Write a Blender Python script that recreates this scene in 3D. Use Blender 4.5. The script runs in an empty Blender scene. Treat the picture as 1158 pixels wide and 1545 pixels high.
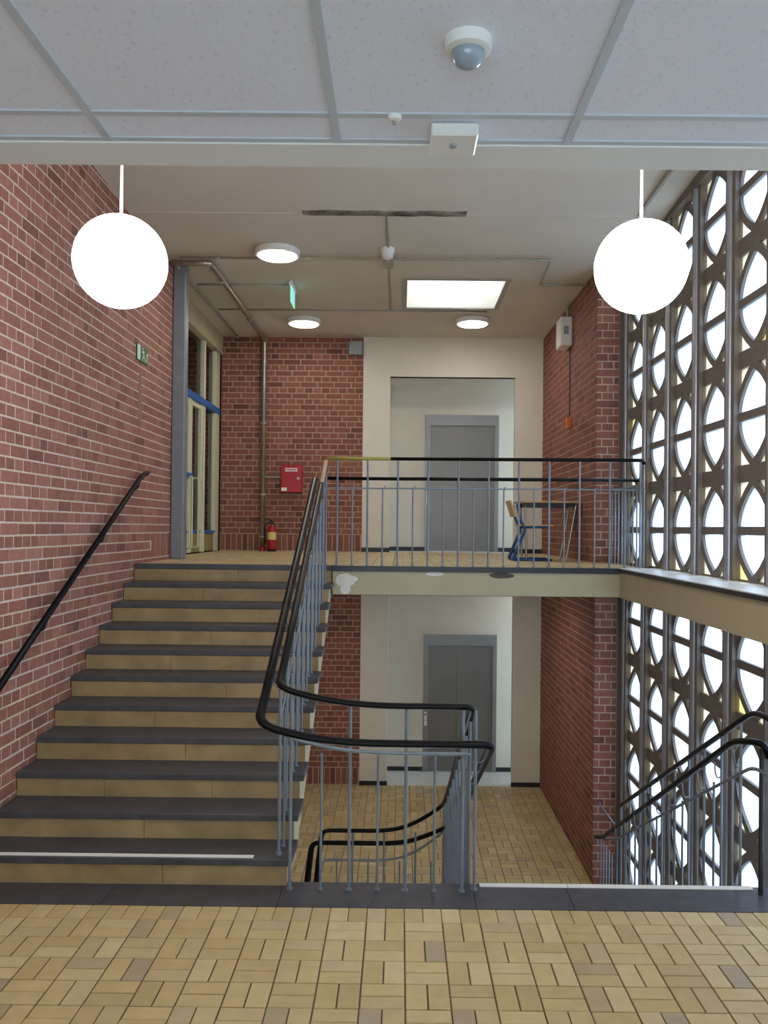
import bpy, math, random
from mathutils import Vector, Matrix
from mathutils.geometry import tessellate_polygon

random.seed(7)
C = bpy.context.scene.collection
scene = bpy.context.scene

# ------------------------------------------------------------------ camera
FPX, CX, CY, YAW, PITCH, ROLL, ZC = 1260.42, 598.46, 788.1, .0034, .0065, -.0102, 2.08
RM = (Matrix.Rotation(YAW, 3, 'Z') @ Matrix.Rotation(PITCH, 3, 'X') @ Matrix.Rotation(ROLL, 3, 'Y'))
right, fwd, up = RM.col[0], RM.col[1], RM.col[2]
cam = bpy.data.objects.new('camera', bpy.data.cameras.new('camera'))
C.objects.link(cam)
m = Matrix.Identity(4)
for i in range(3):
    m[i][0], m[i][1], m[i][2] = right[i], up[i], -fwd[i]
m[2][3] = ZC
cam.matrix_world = m
cam.data.sensor_fit = 'HORIZONTAL'
cam.data.sensor_width = 36
cam.data.lens = FPX / 1158 * 36
cam.data.shift_x = -(CX - 579) / 1158
cam.data.shift_y = (CY - 772.5) / 1158
cam.data.clip_start = .05
scene.camera = cam

def px(p):
    q = RM.transposed() @ (Vector(p) - Vector((0, 0, ZC)))
    if q.y < .05: return None
    return (CX + FPX * q.x / q.y, CY - FPX * q.z / q.y)

# ------------------------------------------------------------------ world, exposure
W = bpy.data.worlds.new('overcast_sky'); scene.world = W; W.use_nodes = True
nt = W.node_tree
bg = nt.nodes['Background']
tc = nt.nodes.new('ShaderNodeTexCoord'); sx = nt.nodes.new('ShaderNodeSeparateXYZ')
mr = nt.nodes.new('ShaderNodeMapRange'); cr = nt.nodes.new('ShaderNodeValToRGB')
nt.links.new(tc.outputs['Generated'], sx.inputs[0]); nt.links.new(sx.outputs['Z'], mr.inputs['Value'])
mr.inputs['From Min'].default_value = -.2; mr.inputs['From Max'].default_value = 1
cr.color_ramp.elements[0].color = (.72, .84, 1, 1); cr.color_ramp.elements[1].color = (.9, .95, 1, 1)
nt.links.new(mr.outputs[0], cr.inputs[0]); nt.links.new(cr.outputs[0], bg.inputs['Color'])
bg.inputs['Strength'].default_value = 2.5
vs = scene.view_settings
vs.view_transform = 'Standard'; vs.look = 'None'; vs.gamma = 1; vs.use_curve_mapping = False
vs.exposure = 1.5

# ------------------------------------------------------------------ materials
def lin(r, g, b):
    f = lambda c: (c / 255 / 12.92) if c / 255 <= .04045 else ((c / 255 + .055) / 1.055) ** 2.4
    return (f(r), f(g), f(b), 1)
MATS = {}
def newmat(name):
    M = bpy.data.materials.new(name); M.use_nodes = True; MATS[name] = M
    n = M.node_tree.nodes; return M, n, M.node_tree.links, n['Principled BSDF']
def plain(name, rgb, rough=.6, metal=0, var=.0, scale=6, bump=0, bscale=80, spec=.5, coat=0):
    M, n, l, p = newmat(name)
    col = lin(*rgb)
    p.inputs['Base Color'].default_value = col
    p.inputs['Roughness'].default_value = rough; p.inputs['Metallic'].default_value = metal
    p.inputs['Specular IOR Level'].default_value = spec
    p.inputs['Coat Weight'].default_value = coat
    t = n.new('ShaderNodeTexCoord')
    if var:
        no = n.new('ShaderNodeTexNoise'); no.inputs['Scale'].default_value = scale; no.inputs['Detail'].default_value = 6
        l.new(t.outputs['Object'], no.inputs['Vector'])
        r = n.new('ShaderNodeValToRGB'); e = r.color_ramp.elements
        e[0].position, e[1].position = .3, .7
        e[0].color = tuple(c * (1 - var) for c in col[:3]) + (1,); e[1].color = tuple(min(1, c * (1 + var)) for c in col[:3]) + (1,)
        l.new(no.outputs['Fac'], r.inputs[0]); l.new(r.outputs[0], p.inputs['Base Color'])
    if bump:
        nb = n.new('ShaderNodeTexNoise'); nb.inputs['Scale'].default_value = bscale; nb.inputs['Detail'].default_value = 4
        l.new(t.outputs['Object'], nb.inputs['Vector'])
        b = n.new('ShaderNodeBump'); b.inputs['Strength'].default_value = bump; b.inputs['Distance'].default_value = .01
        l.new(nb.outputs['Fac'], b.inputs['Height']); l.new(b.outputs[0], p.inputs['Normal'])
    return M
def pieces(name, stops, rough=.7, grain=.12, gscale=30, bump=.3, wear=None):
    """each piece gets its own colour from the ramp (object random + island random)"""
    M, n, l, p = newmat(name)
    oi = n.new('ShaderNodeObjectInfo'); ge = n.new('ShaderNodeNewGeometry')
    a = n.new('ShaderNodeMath'); a.operation = 'ADD'; fr = n.new('ShaderNodeMath'); fr.operation = 'FRACT'
    l.new(oi.outputs['Random'], a.inputs[0]); l.new(ge.outputs['Random Per Island'], a.inputs[1]); l.new(a.outputs[0], fr.inputs[0])
    r = n.new('ShaderNodeValToRGB'); r.color_ramp.interpolation = 'CONSTANT' if False else 'LINEAR'
    e = r.color_ramp.elements
    e[0].position, e[0].color = stops[0][0], lin(*stops[0][1]); e[1].position, e[1].color = stops[-1][0], lin(*stops[-1][1])
    for pos, c in stops[1:-1]:
        q = e.new(pos); q.color = lin(*c)
    l.new(fr.outputs[0], r.inputs[0])
    no = n.new('ShaderNodeTexNoise'); no.inputs['Scale'].default_value = gscale; no.inputs['Detail'].default_value = 5
    l.new(ge.outputs['Position'], no.inputs['Vector'])
    mr = n.new('ShaderNodeMapRange'); mr.inputs['From Min'].default_value = .3; mr.inputs['From Max'].default_value = .7
    mr.inputs['To Min'].default_value = 1 - grain; mr.inputs['To Max'].default_value = 1 + grain
    l.new(no.outputs['Fac'], mr.inputs['Value'])
    mx = n.new('ShaderNodeVectorMath'); mx.operation = 'SCALE'
    l.new(r.outputs[0], mx.inputs[0]); l.new(mr.outputs[0], mx.inputs['Scale']); l.new(mx.outputs[0], p.inputs['Base Color'])
    p.inputs['Roughness'].default_value = rough
    b = n.new('ShaderNodeBump'); b.inputs['Strength'].default_value = bump; b.inputs['Distance'].default_value = .004
    l.new(no.outputs['Fac'], b.inputs['Height']); l.new(b.outputs[0], p.inputs['Normal'])
    return M
def emit(name, rgb, s):
    M, n, l, p = newmat(name)
    p.inputs['Base Color'].default_value = lin(*rgb)
    p.inputs['Emission Color'].default_value = lin(*rgb); p.inputs['Emission Strength'].default_value = s
    return M
def frosted(name, rgb, trans=.5, gloss=.06):
    M, n, l, p = newmat(name)
    n.remove(p); out = n['Material Output']
    col = lin(*rgb)
    no = n.new('ShaderNodeTexNoise'); no.inputs['Scale'].default_value = 9; no.inputs['Detail'].default_value = 3
    ge = n.new('ShaderNodeNewGeometry'); mp = n.new('ShaderNodeMapping'); mp.inputs['Scale'].default_value = (1.6, 1.6, .35)
    l.new(ge.outputs['Position'], mp.inputs['Vector']); l.new(mp.outputs[0], no.inputs['Vector'])
    r = n.new('ShaderNodeValToRGB'); r.color_ramp.elements[0].position = .3; r.color_ramp.elements[1].position = .7
    r.color_ramp.elements[0].color = tuple(c * .86 for c in col[:3]) + (1,); r.color_ramp.elements[1].color = col
    l.new(no.outputs['Fac'], r.inputs[0])
    a = n.new('ShaderNodeBsdfTransparent'); b = n.new('ShaderNodeBsdfTranslucent'); g = n.new('ShaderNodeBsdfGlossy')
    g.inputs['Roughness'].default_value = .15
    l.new(r.outputs[0], a.inputs['Color']); l.new(r.outputs[0], b.inputs['Color'])
    m1 = n.new('ShaderNodeMixShader'); m1.inputs[0].default_value = 1 - trans
    m2 = n.new('ShaderNodeMixShader'); m2.inputs[0].default_value = gloss
    l.new(a.outputs[0], m1.inputs[1]); l.new(b.outputs[0], m1.inputs[2])
    l.new(m1.outputs[0], m2.inputs[1]); l.new(g.outputs[0], m2.inputs[2]); l.new(m2.outputs[0], out.inputs['Surface'])
    return M
def clearglass(name, tint=(.8, .84, .82, 1)):
    M, n, l, p = newmat(name)
    n.remove(p); out = n['Material Output']
    a = n.new('ShaderNodeBsdfTransparent'); a.inputs['Color'].default_value = tint
    g = n.new('ShaderNodeBsdfGlossy'); g.inputs['Roughness'].default_value = .02
    f = n.new('ShaderNodeFresnel'); f.inputs['IOR'].default_value = 1.5
    m1 = n.new('ShaderNodeMixShader'); l.new(f.outputs[0], m1.inputs[0]); l.new(a.outputs[0], m1.inputs[1]); l.new(g.outputs[0], m1.inputs[2])
    l.new(m1.outputs[0], out.inputs['Surface'])
    return M

brickM = pieces('red_brick', [(0, (124, 80, 68)), (.12, (158, 104, 88)), (.3, (146, 94, 78)), (.5, (168, 114, 98)), (.7, (154, 98, 84)), (.85, (174, 120, 102)), (1, (138, 90, 78))], .75, .14, 26, .35)
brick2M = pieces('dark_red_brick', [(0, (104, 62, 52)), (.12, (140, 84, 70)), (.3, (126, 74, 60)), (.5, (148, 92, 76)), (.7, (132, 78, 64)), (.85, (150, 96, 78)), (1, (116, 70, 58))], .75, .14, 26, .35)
mortar2M = plain('darker_mortar', (184, 156, 134), .9, 0, .12, 14, .4, 90)  # darker mortar tone for the back and right walls
mortarM = plain('mortar', (214, 198, 180), .9, 0, .10, 14, .4, 90)
tileM = pieces('yellow_clinker_tile', [(0, (196, 170, 116)), (.2, (212, 188, 136)), (.38, (200, 174, 122)), (.55, (218, 196, 148)), (.72, (192, 166, 116)), (.86, (208, 186, 142)), (.94, (186, 164, 126)), (1, (178, 160, 134))], .42, .07, 12, .12)
groutM = plain('dark_grout', (104, 84, 62), .9, 0, .1, 30)
slateM = plain('dark_slate', (72, 70, 74), .48, 0, .22, 9, .12, 60)
riserM = plain('tan_riser_slab', (160, 133, 93), .5, 0, .24, 5, .06, 40)
creamM = plain('cream_plaster', (196, 184, 150), .8, 0, .06, 4, .1, 60)
beamM = plain('beige_beam_paint', (178, 168, 138), .7, 0, .04, 3, .08, 50)
whiteM = plain('white_wall_paint', (226, 220, 206), .8, 0, .03, 3, .05, 80)
ceilM = plain('aged_ceiling_paint', (214, 208, 194), .85, 0, .05, 1.3, .08, 40)
bulkM = plain('white_bulkhead_paint', (226, 228, 226), .75, 0, .02, 3)
whitefloorM = plain('white_floor_tile', (214, 212, 206), .35, 0, .03, 3)
blackM = plain('black_plastic_rail', (10, 10, 13), .38, 0, 0, spec=.18)
darktrimM = plain('dark_trim', (36, 38, 44), .4, 0, .1, 10)
steelM = plain('grey_painted_steel', (128, 138, 148), .4, .3, .08, 12)
colM = plain('grey_column_paint', (130, 134, 140), .45, .1, .1, 5)
galvM = plain('galvanised_pipe', (176, 172, 164), .3, .85, .12, 10)
conduitM = plain('grey_conduit', (168, 164, 152), .5, .2, .08, 10)
concM = plain('lattice_concrete', (116, 108, 101), .7, 0, .08, 6, .15, 60)
mullM = plain('mullion_metal', (172, 177, 188), .32, .55, .06, 8)
liftM = plain('lift_frame_steel', (148, 148, 150), .38, .5, .04, 4)
liftdoorM = plain('lift_door_steel', (132, 130, 128), .4, .6, .05, 3)
framecrM = plain('cream_door_frame', (222, 218, 186), .45)
olvM = plain('olive_kick_panel', (158, 146, 92), .45)
blueM = plain('blue_paint', (40, 110, 190), .4)
redM = plain('red_enamel', (178, 14, 30), .3, coat=.3)
whplM = plain('white_plastic', (232, 232, 228), .4)
greyplM = plain('grey_plastic', (150, 156, 160), .4)
lensM = plain('sensor_lens', (150, 164, 178), .12, coat=.5)
woodM = plain('beech_laminate', (206, 168, 112), .4, 0, .1, 12)
tableM = plain('table_laminate', (196, 172, 128), .4, 0, .06, 8)
chairblueM = plain('blue_chair_frame', (34, 78, 132), .3, .2)
orangeM = plain('orange_plastic', (222, 110, 40), .4)
yellowM = plain('yellow_label', (226, 208, 120), .5)
bareM = plain('bare_rail_metal', (168, 160, 84), .4, .3)
tanM = plain('bare_rail_wood', (196, 160, 128), .5)
greenM = plain('exit_sign_green', (40, 108, 66), .4)
signwM = plain('exit_sign_white', (226, 232, 206), .4)
tealM = emit('lit_exit_panel', (130, 205, 190), .4)
tbarM = plain('ceiling_grid_metal', (196, 204, 212), .45)
scarM = None
globeM = emit('opal_globe_light', (255, 250, 243), 10.0)
discM = emit('disc_lamp_light', (255, 249, 240), 12.0)
paneM = frosted('frosted_pane', (205, 224, 246), .45)
panecM = frosted('cream_pane', (200, 194, 170), .35)
paneyM = frosted('yellow_pane', (206, 192, 118), .35)
skypaneM = frosted('skylight_dome', (240, 244, 250), .5)
glassM = clearglass('door_glass')
lobbyglassM = clearglass('added_window_glass', (.86, .95, 1, 1))  # cool tinted glass of the added lobby windows
groundM = plain('outside_paving', (190, 190, 188), .9, 0, .1, .5)
smearM = plain('plaster_smear', (150, 116, 100), .9, 0, .2, 30)
whstripM = plain('white_nosing_strip', (236, 234, 226), .6)
patchM = plain('bare_plaster_patch', (222, 218, 208), .85, 0, .06, 20)
dpatchM = plain('dark_spalled_patch', (84, 76, 66), .9, 0, .2, 30)

def tileceil():
    M, n, l, p = newmat('mineral_ceiling_tile')
    t = n.new('ShaderNodeNewGeometry')
    mp = n.new('ShaderNodeMapping'); mp.inputs['Scale'].default_value = (1, .55, 1); l.new(t.outputs['Position'], mp.inputs[0])
    no = n.new('ShaderNodeTexNoise'); no.inputs['Scale'].default_value = 110; no.inputs['Detail'].default_value = 3; no.inputs['Distortion'].default_value = .8
    l.new(mp.outputs[0], no.inputs['Vector'])
    r = n.new('ShaderNodeValToRGB'); e = r.color_ramp.elements
    e[0].position, e[1].position = .30, .42; e[0].color = lin(216, 221, 234); e[1].color = lin(230, 235, 248)
    l.new(no.outputs['Fac'], r.inputs[0]); l.new(r.outputs[0], p.inputs['Base Color'])
    b = n.new('ShaderNodeBump'); b.inputs['Strength'].default_value = .5; b.inputs['Distance'].default_value = .003
    l.new(r.outputs[0], b.inputs['Height']); l.new(b.outputs[0], p.inputs['Normal'])
    p.inputs['Roughness'].default_value = .95
    return M
ctileM = tileceil()
def scar():
    M, n, l, p = newmat('ceiling_scar')
    t = n.new('ShaderNodeNewGeometry')
    no = n.new('ShaderNodeTexNoise'); no.inputs['Scale'].default_value = 5; no.inputs['Detail'].default_value = 8
    l.new(t.outputs['Position'], no.inputs['Vector'])
    r = n.new('ShaderNodeValToRGB'); e = r.color_ramp.elements
    e[0].position, e[1].position = .38, .62; e[0].color = lin(58, 48, 44); e[1].color = lin(160, 150, 138)
    l.new(no.outputs['Fac'], r.inputs[0]); l.new(r.outputs[0], p.inputs['Base Color']); p.inputs['Roughness'].default_value = .95
    return M
scarM = scar()
def bricktex():
    M, n, l, p = newmat('brick_pattern_far')
    t = n.new('ShaderNodeNewGeometry'); s = n.new('ShaderNodeSeparateXYZ'); c = n.new('ShaderNodeCombineXYZ')
    l.new(t.outputs['Position'], s.inputs[0]); l.new(s.outputs['Y'], c.inputs['X']); l.new(s.outputs['Z'], c.inputs['Y'])
    b = n.new('ShaderNodeTexBrick'); b.inputs['Scale'].default_value = 1
    b.inputs['Brick Width'].default_value = .25; b.inputs['Row Height'].default_value = .0833; b.inputs['Mortar Size'].default_value = .006
    b.inputs['Color1'].default_value = lin(134, 76, 64); b.inputs['Color2'].default_value = lin(156, 94, 80); b.inputs['Mortar'].default_value = lin(190, 172, 156)
    l.new(c.outputs[0], b.inputs['Vector']); l.new(b.outputs['Color'], p.inputs['Base Color']); p.inputs['Roughness'].default_value = .85
    return M
bricktexM = bricktex()

# ------------------------------------------------------------------ mesh helpers
class MB:
    def __init__(s): s.v = []; s.f = []
    def add(s, vs, fs):
        b = len(s.v); s.v += [tuple(v) for v in vs]; s.f += [tuple(b + i for i in f) for f in fs]; return s
    def box(s, x0, x1, y0, y1, z0, z1):
        return s.add([(x0, y0, z0), (x1, y0, z0), (x1, y1, z0), (x0, y1, z0), (x0, y0, z1), (x1, y0, z1), (x1, y1, z1), (x0, y1, z1)],
                     [(0, 3, 2, 1), (4, 5, 6, 7), (0, 1, 5, 4), (1, 2, 6, 5), (2, 3, 7, 6), (3, 0, 4, 7)])
    def bbox(s, x0, x1, y0, y1, z0, z1, b):
        """box with chamfered edges all round (24 verts)"""
        b = min(b, (x1 - x0) / 2.2, (y1 - y0) / 2.2, (z1 - z0) / 2.2)
        vs = []; idx = {}
        for ix, X in enumerate((x0, x1)):
            for iy, Y in enumerate((y0, y1)):
                for iz, Z in enumerate((z0, z1)):
                    sx, sy, sz = (b if ix == 0 else -b), (b if iy == 0 else -b), (b if iz == 0 else -b)
                    idx[ix, iy, iz] = len(vs)
                    vs += [(X, Y + sy, Z + sz), (X + sx, Y, Z + sz), (X + sx, Y + sy, Z)]
        I = lambda a, k: idx[a] + k
        fs = []
        for ix in (0, 1):
            q = [I((ix, 0, 0), 0), I((ix, 1, 0), 0), I((ix, 1, 1), 0), I((ix, 0, 1), 0)]; fs.append(q if ix else q[::-1])
        for iy in (0, 1):
            q = [I((0, iy, 0), 1), I((1, iy, 0), 1), I((1, iy, 1), 1), I((0, iy, 1), 1)]; fs.append(q[::-1] if iy else q)
        for iz in (0, 1):
            q = [I((0, 0, iz), 2), I((1, 0, iz), 2), I((1, 1, iz), 2), I((0, 1, iz), 2)]; fs.append(q if iz else q[::-1])
        for a in (0, 1):
            for c in (0, 1):
                fs.append([I((a, c, 0), 0), I((a, c, 1), 0), I((a, c, 1), 1), I((a, c, 0), 1)])
                fs.append([I((a, 0, c), 0), I((a, 1, c), 0), I((a, 1, c), 2), I((a, 0, c), 2)])
                fs.append([I((0, a, c), 1), I((1, a, c), 1), I((1, a, c), 2), I((0, a, c), 2)])
        for k in idx: fs.append([I(k, 0), I(k, 1), I(k, 2)])
        return s.add(vs, fs)
    def cyl(s, p, q, r, n=10, r2=None, caps=True):
        p, q = Vector(p), Vector(q); t = (q - p).normalized()
        a = t.orthogonal().normalized(); b = t.cross(a); r2 = r if r2 is None else r2
        vs = [p + (a * math.cos(k * math.tau / n) + b * math.sin(k * math.tau / n)) * r for k in range(n)]
        vs += [q + (a * math.cos(k * math.tau / n) + b * math.sin(k * math.tau / n)) * r2 for k in range(n)]
        fs = [(k, (k + 1) % n, n + (k + 1) % n, n + k) for k in range(n)]
        if caps: fs += [tuple(range(n))[::-1], tuple(range(n, 2 * n))]
        return s.add(vs, fs)
    def sweep(s, pts, w, h=None, n=10, upv=(0, 0, 1)):
        h = w if h is None else h
        pts = [Vector(p) for p in pts]; vs = []; upv = Vector(upv); N = len(pts)
        for i, p in enumerate(pts):
            t = (pts[min(i + 1, N - 1)] - pts[max(i - 1, 0)]).normalized()
            sd = t.cross(upv)
            sd = sd.normalized() if sd.length > 1e-3 else (Vector((0, 1, 0)) if abs(t.z) > .5 else Vector((1, 0, 0)))
            u = sd.cross(t)
            for k in range(n):
                an = k * math.tau / n
                vs.append(p + sd * math.cos(an) * w / 2 + u * math.sin(an) * h / 2)
        fs = []
        for i in range(N - 1):
            for k in range(n):
                fs.append((i * n + k, i * n + (k + 1) % n, (i + 1) * n + (k + 1) % n, (i + 1) * n + k))
        fs += [tuple(range(n))[::-1], tuple(range((N - 1) * n, N * n))]
        return s.add(vs, fs)
    def lathe(s, c, prof, n=24):
        """profile [(r, z)] about vertical axis through c"""
        c = Vector(c); vs = []; fs = []
        for r, z in prof:
            for k in range(n): vs.append(c + Vector((math.cos(k * math.tau / n) * r, math.sin(k * math.tau / n) * r, z)))
        for i in range(len(prof) - 1):
            for k in range(n): fs.append((i * n + k, i * n + (k + 1) % n, (i + 1) * n + (k + 1) % n, (i + 1) * n + k))
        fs += [tuple(range(n))[::-1], tuple(range((len(prof) - 1) * n, len(prof) * n))]
        return s.add(vs, fs)
    def plate(s, outer, holes, f0, f1):
        """flat plate with holes; f0/f1 map (u, v) to front and back points"""
        loops = [outer] + holes
        tris = tessellate_polygon([[Vector((u, v, 0)) for u, v in L] for L in loops])
        flat = [p for L in loops for p in L]; n = len(flat)
        vs = [f0(*p) for p in flat] + [f1(*p) for p in flat]
        fs = []
        for a, b, c in tris: fs += [(a, b, c), (n + c, n + b, n + a)]
        o = 0
        for L in loops:
            k = len(L)
            for i in range(k): fs.append((o + i, o + (i + 1) % k, n + o + (i + 1) % k, n + o + i))
            o += k
        return s.add(vs, fs)
    def prism_x(s, poly, x0, x1):
        n = len(poly)
        vs = [(x0, y, z) for y, z in poly] + [(x1, y, z) for y, z in poly]
        tris = tessellate_polygon([[Vector((y, z, 0)) for y, z in poly]])
        fs = []
        for a, b, c in tris: fs += [(a, b, c), (n + c, n + b, n + a)]
        for i in range(n): fs.append((i, (i + 1) % n, n + (i + 1) % n, n + i))
        return s.add(vs, fs)
    def mesh(s, name, mat, off=(0, 0, 0), smooth=False):
        me = bpy.data.meshes.new(name)
        me.from_pydata([(v[0] - off[0], v[1] - off[1], v[2] - off[2]) for v in s.v], [], s.f)
        me.materials.append(mat)
        import bmesh
        bm = bmesh.new(); bm.from_mesh(me); bmesh.ops.recalc_face_normals(bm, faces=bm.faces); bm.to_mesh(me); bm.free()
        if smooth:
            me.polygons.foreach_set('use_smooth', [True] * len(me.polygons))
            if smooth != 'all': me.set_sharp_from_angle(angle=math.radians(40))
        return me
    def build(s, name, mat, parent=None, smooth=False):
        """verts are world coordinates; parents carry only a location"""
        off = Vector((0, 0, 0)); q = parent
        while q is not None: off = off + q.location; q = q.parent
        o = bpy.data.objects.new(name, s.mesh(name, mat, off, smooth)); C.objects.link(o)
        if parent is not None: o.parent = parent
        return o
def tag(o, label, cat, group=None):
    o['label'] = label; o['category'] = cat
    if group: o['group'] = group
    return o
def thing(name, loc, label, cat, group=None):
    o = bpy.data.objects.new(name, None); C.objects.link(o); o.location = loc
    o.empty_display_size = .1
    return tag(o, label, cat, group)
def struct(o): o['kind'] = 'structure'; return o
def sempty(name, loc=(0, 0, 0)):
    o = bpy.data.objects.new(name, None); C.objects.link(o); o.location = loc; return struct(o)
def bx(*a): return MB().box(*a)
def fillet(pts, rad, n=8):
    """round the corners of a polyline; rad one number or one per corner"""
    P = [Vector(p) for p in pts]; out = [P[0]]
    for i in range(1, len(P) - 1):
        r = rad[i - 1] if hasattr(rad, '__len__') else rad
        a, b, c = P[i - 1], P[i], P[i + 1]
        d1 = min(r, (a - b).length * .49); d2 = min(r, (c - b).length * .49)
        s, e = b + (a - b).normalized() * d1, b + (c - b).normalized() * d2
        for k in range(n + 1):
            t = k / n; out.append(s * (1 - t) ** 2 + b * 2 * t * (1 - t) + e * t * t)
    out.append(P[-1]); return out

# ------------------------------------------------------------------ dimensions
RISE, TREAD, Y0 = .15625, .295, 4.84
ZU = 11 * RISE                      # upper landing, lower floor is -ZU
YL = Y0 + 10 * TREAD                # edge of upper landing
XL, YB, YR = -2.48, 12.35, 13.1
XR, YP = 2.10, 8.97                 # right brick wall, its front end
XG = 2.42                           # lattice plane
ZCE = 4.90

# ------------------------------------------------------------------ brick and tile fields
def field(parent, name, rects, O, U, V, N, mat, depth, proud, limit, visible, jitter=.0012):
    """rects: (u0,u1,v0,v1) pieces on the plane O+uU+vV, facing N. The largest in view become objects, the rest one mesh."""
    O, U, V, N = Vector(O), Vector(U), Vector(V), Vector(N)
    sc = []
    for r in rects:
        u0, u1, v0, v1 = r
        a = 0
        c = O + U * (u0 + u1) / 2 + V * (v0 + v1) / 2
        if visible(c):
            q = [px(O + U * u + V * v) for u, v in ((u0, v0), (u1, v0), (u1, v1), (u0, v1))]
            if all(q) and all(-12 < p[0] < 1170 and -12 < p[1] < 1557 for p in q):
                a = abs(sum(q[i][0] * q[(i + 1) % 4][1] - q[(i + 1) % 4][0] * q[i][1] for i in range(4))) / 2
        sc.append((a, r))
    sc.sort(key=lambda t: -t[0])
    rot = Matrix((U, V, N)).transposed().to_4x4()
    cache = {}; rest = MB(); loc0 = parent.location
    for i, (a, (u0, u1, v0, v1)) in enumerate(sc):
        w, h = round(u1 - u0, 4), round(v1 - v0, 4)
        j = random.uniform(-jitter, jitter)
        c = O + U * (u0 + u1) / 2 + V * (v0 + v1) / 2 + N * j
        if i < limit and a > 20:
            if (w, h) not in cache:
                b = .003; d1 = proud; d0 = proud - depth
                mb = MB().add([(-w/2, -h/2, d0), (w/2, -h/2, d0), (w/2, h/2, d0), (-w/2, h/2, d0),
                               (-w/2, -h/2, d1 - b), (w/2, -h/2, d1 - b), (w/2, h/2, d1 - b), (-w/2, h/2, d1 - b),
                               (-w/2 + b, -h/2 + b, d1), (w/2 - b, -h/2 + b, d1), (w/2 - b, h/2 - b, d1), (-w/2 + b, h/2 - b, d1)],
                              [(3, 2, 1, 0)] + [(k, (k + 1) % 4, 4 + (k + 1) % 4, 4 + k) for k in range(4)] +
                              [(4 + k, 4 + (k + 1) % 4, 8 + (k + 1) % 4, 8 + k) for k in range(4)] + [(8, 9, 10, 11)])
                cache[w, h] = mb.mesh(name, mat)
            o = bpy.data.objects.new(name, cache[w, h]); C.objects.link(o)
            mw = rot.copy(); mw.translation = c - loc0
            o.parent = parent; o.matrix_local = mw
        else:
            vs = []
            for d in (proud - depth, proud):
                for uu, vv in ((-w/2, -h/2), (w/2, -h/2), (w/2, h/2), (-w/2, h/2)): vs.append(c + U * uu + V * vv + N * d)
            rest.add(vs, [(0, 3, 2, 1), (4, 5, 6, 7), (0, 1, 5, 4), (1, 2, 6, 5), (2, 3, 7, 6), (3, 0, 4, 7)])
    if rest.v:
        o = rest.build(name + '_remainder', mat, parent); o['kind'] = 'stuff'
def bond(w, h, skip=None, u_off=0.0, soldier=False):
    """English bond: courses of stretchers and headers in turn; optional soldier course at the foot"""
    R = []; L, H, J, CO = .238, .071, .012, .0833
    v = .012; row = 0
    if soldier:
        u = .006
        while u < w - .03:
            u1 = min(u + .0713, w); R.append((u, u1, v, v + .238)); u += .0833
        v += .25
    while v + H < h + .02:
        bl = L if row % 2 == 0 else .113
        off = u_off - (.0 if row % 2 == 0 else .0625) - (.125 if row % 4 == 2 else 0)
        u = off - .25
        while u < w:
            a, b = max(u, 0), min(u + bl, w)
            if b - a > .03 and not (skip and skip((a + b) / 2, v + H / 2)): R.append((a, b, v, min(v + H, h)))
            u += bl + J
        v += CO; row += 1
    return R
def basket(x0, x1, y0, y1, ox, oy):
    """pairs of 20 x 10 cm tiles laid in turn along and across"""
    R = []; g = .007; B = .2
    i0, i1 = math.floor((x0 - ox) / B) - 1, math.ceil((x1 - ox) / B) + 1
    j0, j1 = math.floor((y0 - oy) / B) - 1, math.ceil((y1 - oy) / B) + 1
    for i in range(i0, i1):
        for j in range(j0, j1):
            X, Y = ox + i * B, oy + j * B
            two = [(X, X + B, Y, Y + B / 2), (X, X + B, Y + B / 2, Y + B)] if (i + j) % 2 else [(X, X + B / 2, Y, Y + B), (X + B / 2, X + B, Y, Y + B)]
            for a, b, c, d in two:
                a, b, c, d = max(a, x0), min(b, x1), max(c, y0), min(d, y1)
                if b - a > .03 and d - c > .03: R.append((a + g / 2, b - g / 2, c + g / 2, d - g / 2))
    return R
vis_all = lambda c: True

# ------------------------------------------------------------------ floors
fl = struct(bx(-2.73, 2.42, -2.5, 4.58, -.25, -.005).build('floor', groundM if False else groutM))
OX, OY = .0451, 4.4246
R = basket(XL, 2.40, 2.0, OY, OX, OY)
k = -14
while OX + k * .1 < 2.40:                       # course of upright tiles along the slab
    a, b = max(OX + k * .1, XL), min(OX + (k + 1) * .1, 2.40)
    if b - a > .03: R.append((a + .002, b - .002, OY + .002, 4.578))
    k += 1
k = -15
while OX + k * .1 > XL - .1:
    a, b = max(OX + k * .1, XL), OX + (k + 1) * .1
    if b - a > .03: R.append((a + .002, b - .002, OY + .002, 4.578))
    k -= 1
R += basket(XL, 2.40, -2.5, 2.0, OX, OY)
field(fl, 'tile', R, (0, 0, -.005), (1, 0, 0), (0, 1, 0), (0, 0, 1), tileM, .012, .005, 300, vis_all, .0006)

slab = struct(bx(-2.73, 2.42, 4.58, 4.90, -.25, -.03).build('trim_1', darktrimM))
for a, b in ((-2.73, -1.62), (-1.617, -.655), (-.652, .44), (.443, .98), (.983, 2.42)):
    bx(a, b, 4.58, 4.90, -.03, .002).build('slate_slab', slateM, slab)
for a, b in ((.485, .995), (1.0, 1.7), (1.703, 2.07)):
    bx(a, b, 4.86, 4.905, .002, .006).build('white_nosing_strip', whstripM, slab)

fu = struct(MB().box(-4.8, 2.42, YL + .02, YB, 1.45, ZU - .006).box(-.60, 2.42, YL, YL + .02, 1.45, 1.66).build('floor_landing', groutM))
R = basket(-2.66, 2.36, YL + .03, YB, -.06, 8.0)
field(fu, 'tile', R, (0, 0, ZU - .006), (1, 0, 0), (0, 1, 0), (0, 0, 1), tileM, .012, .006, 0, vis_all, .0002)
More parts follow.
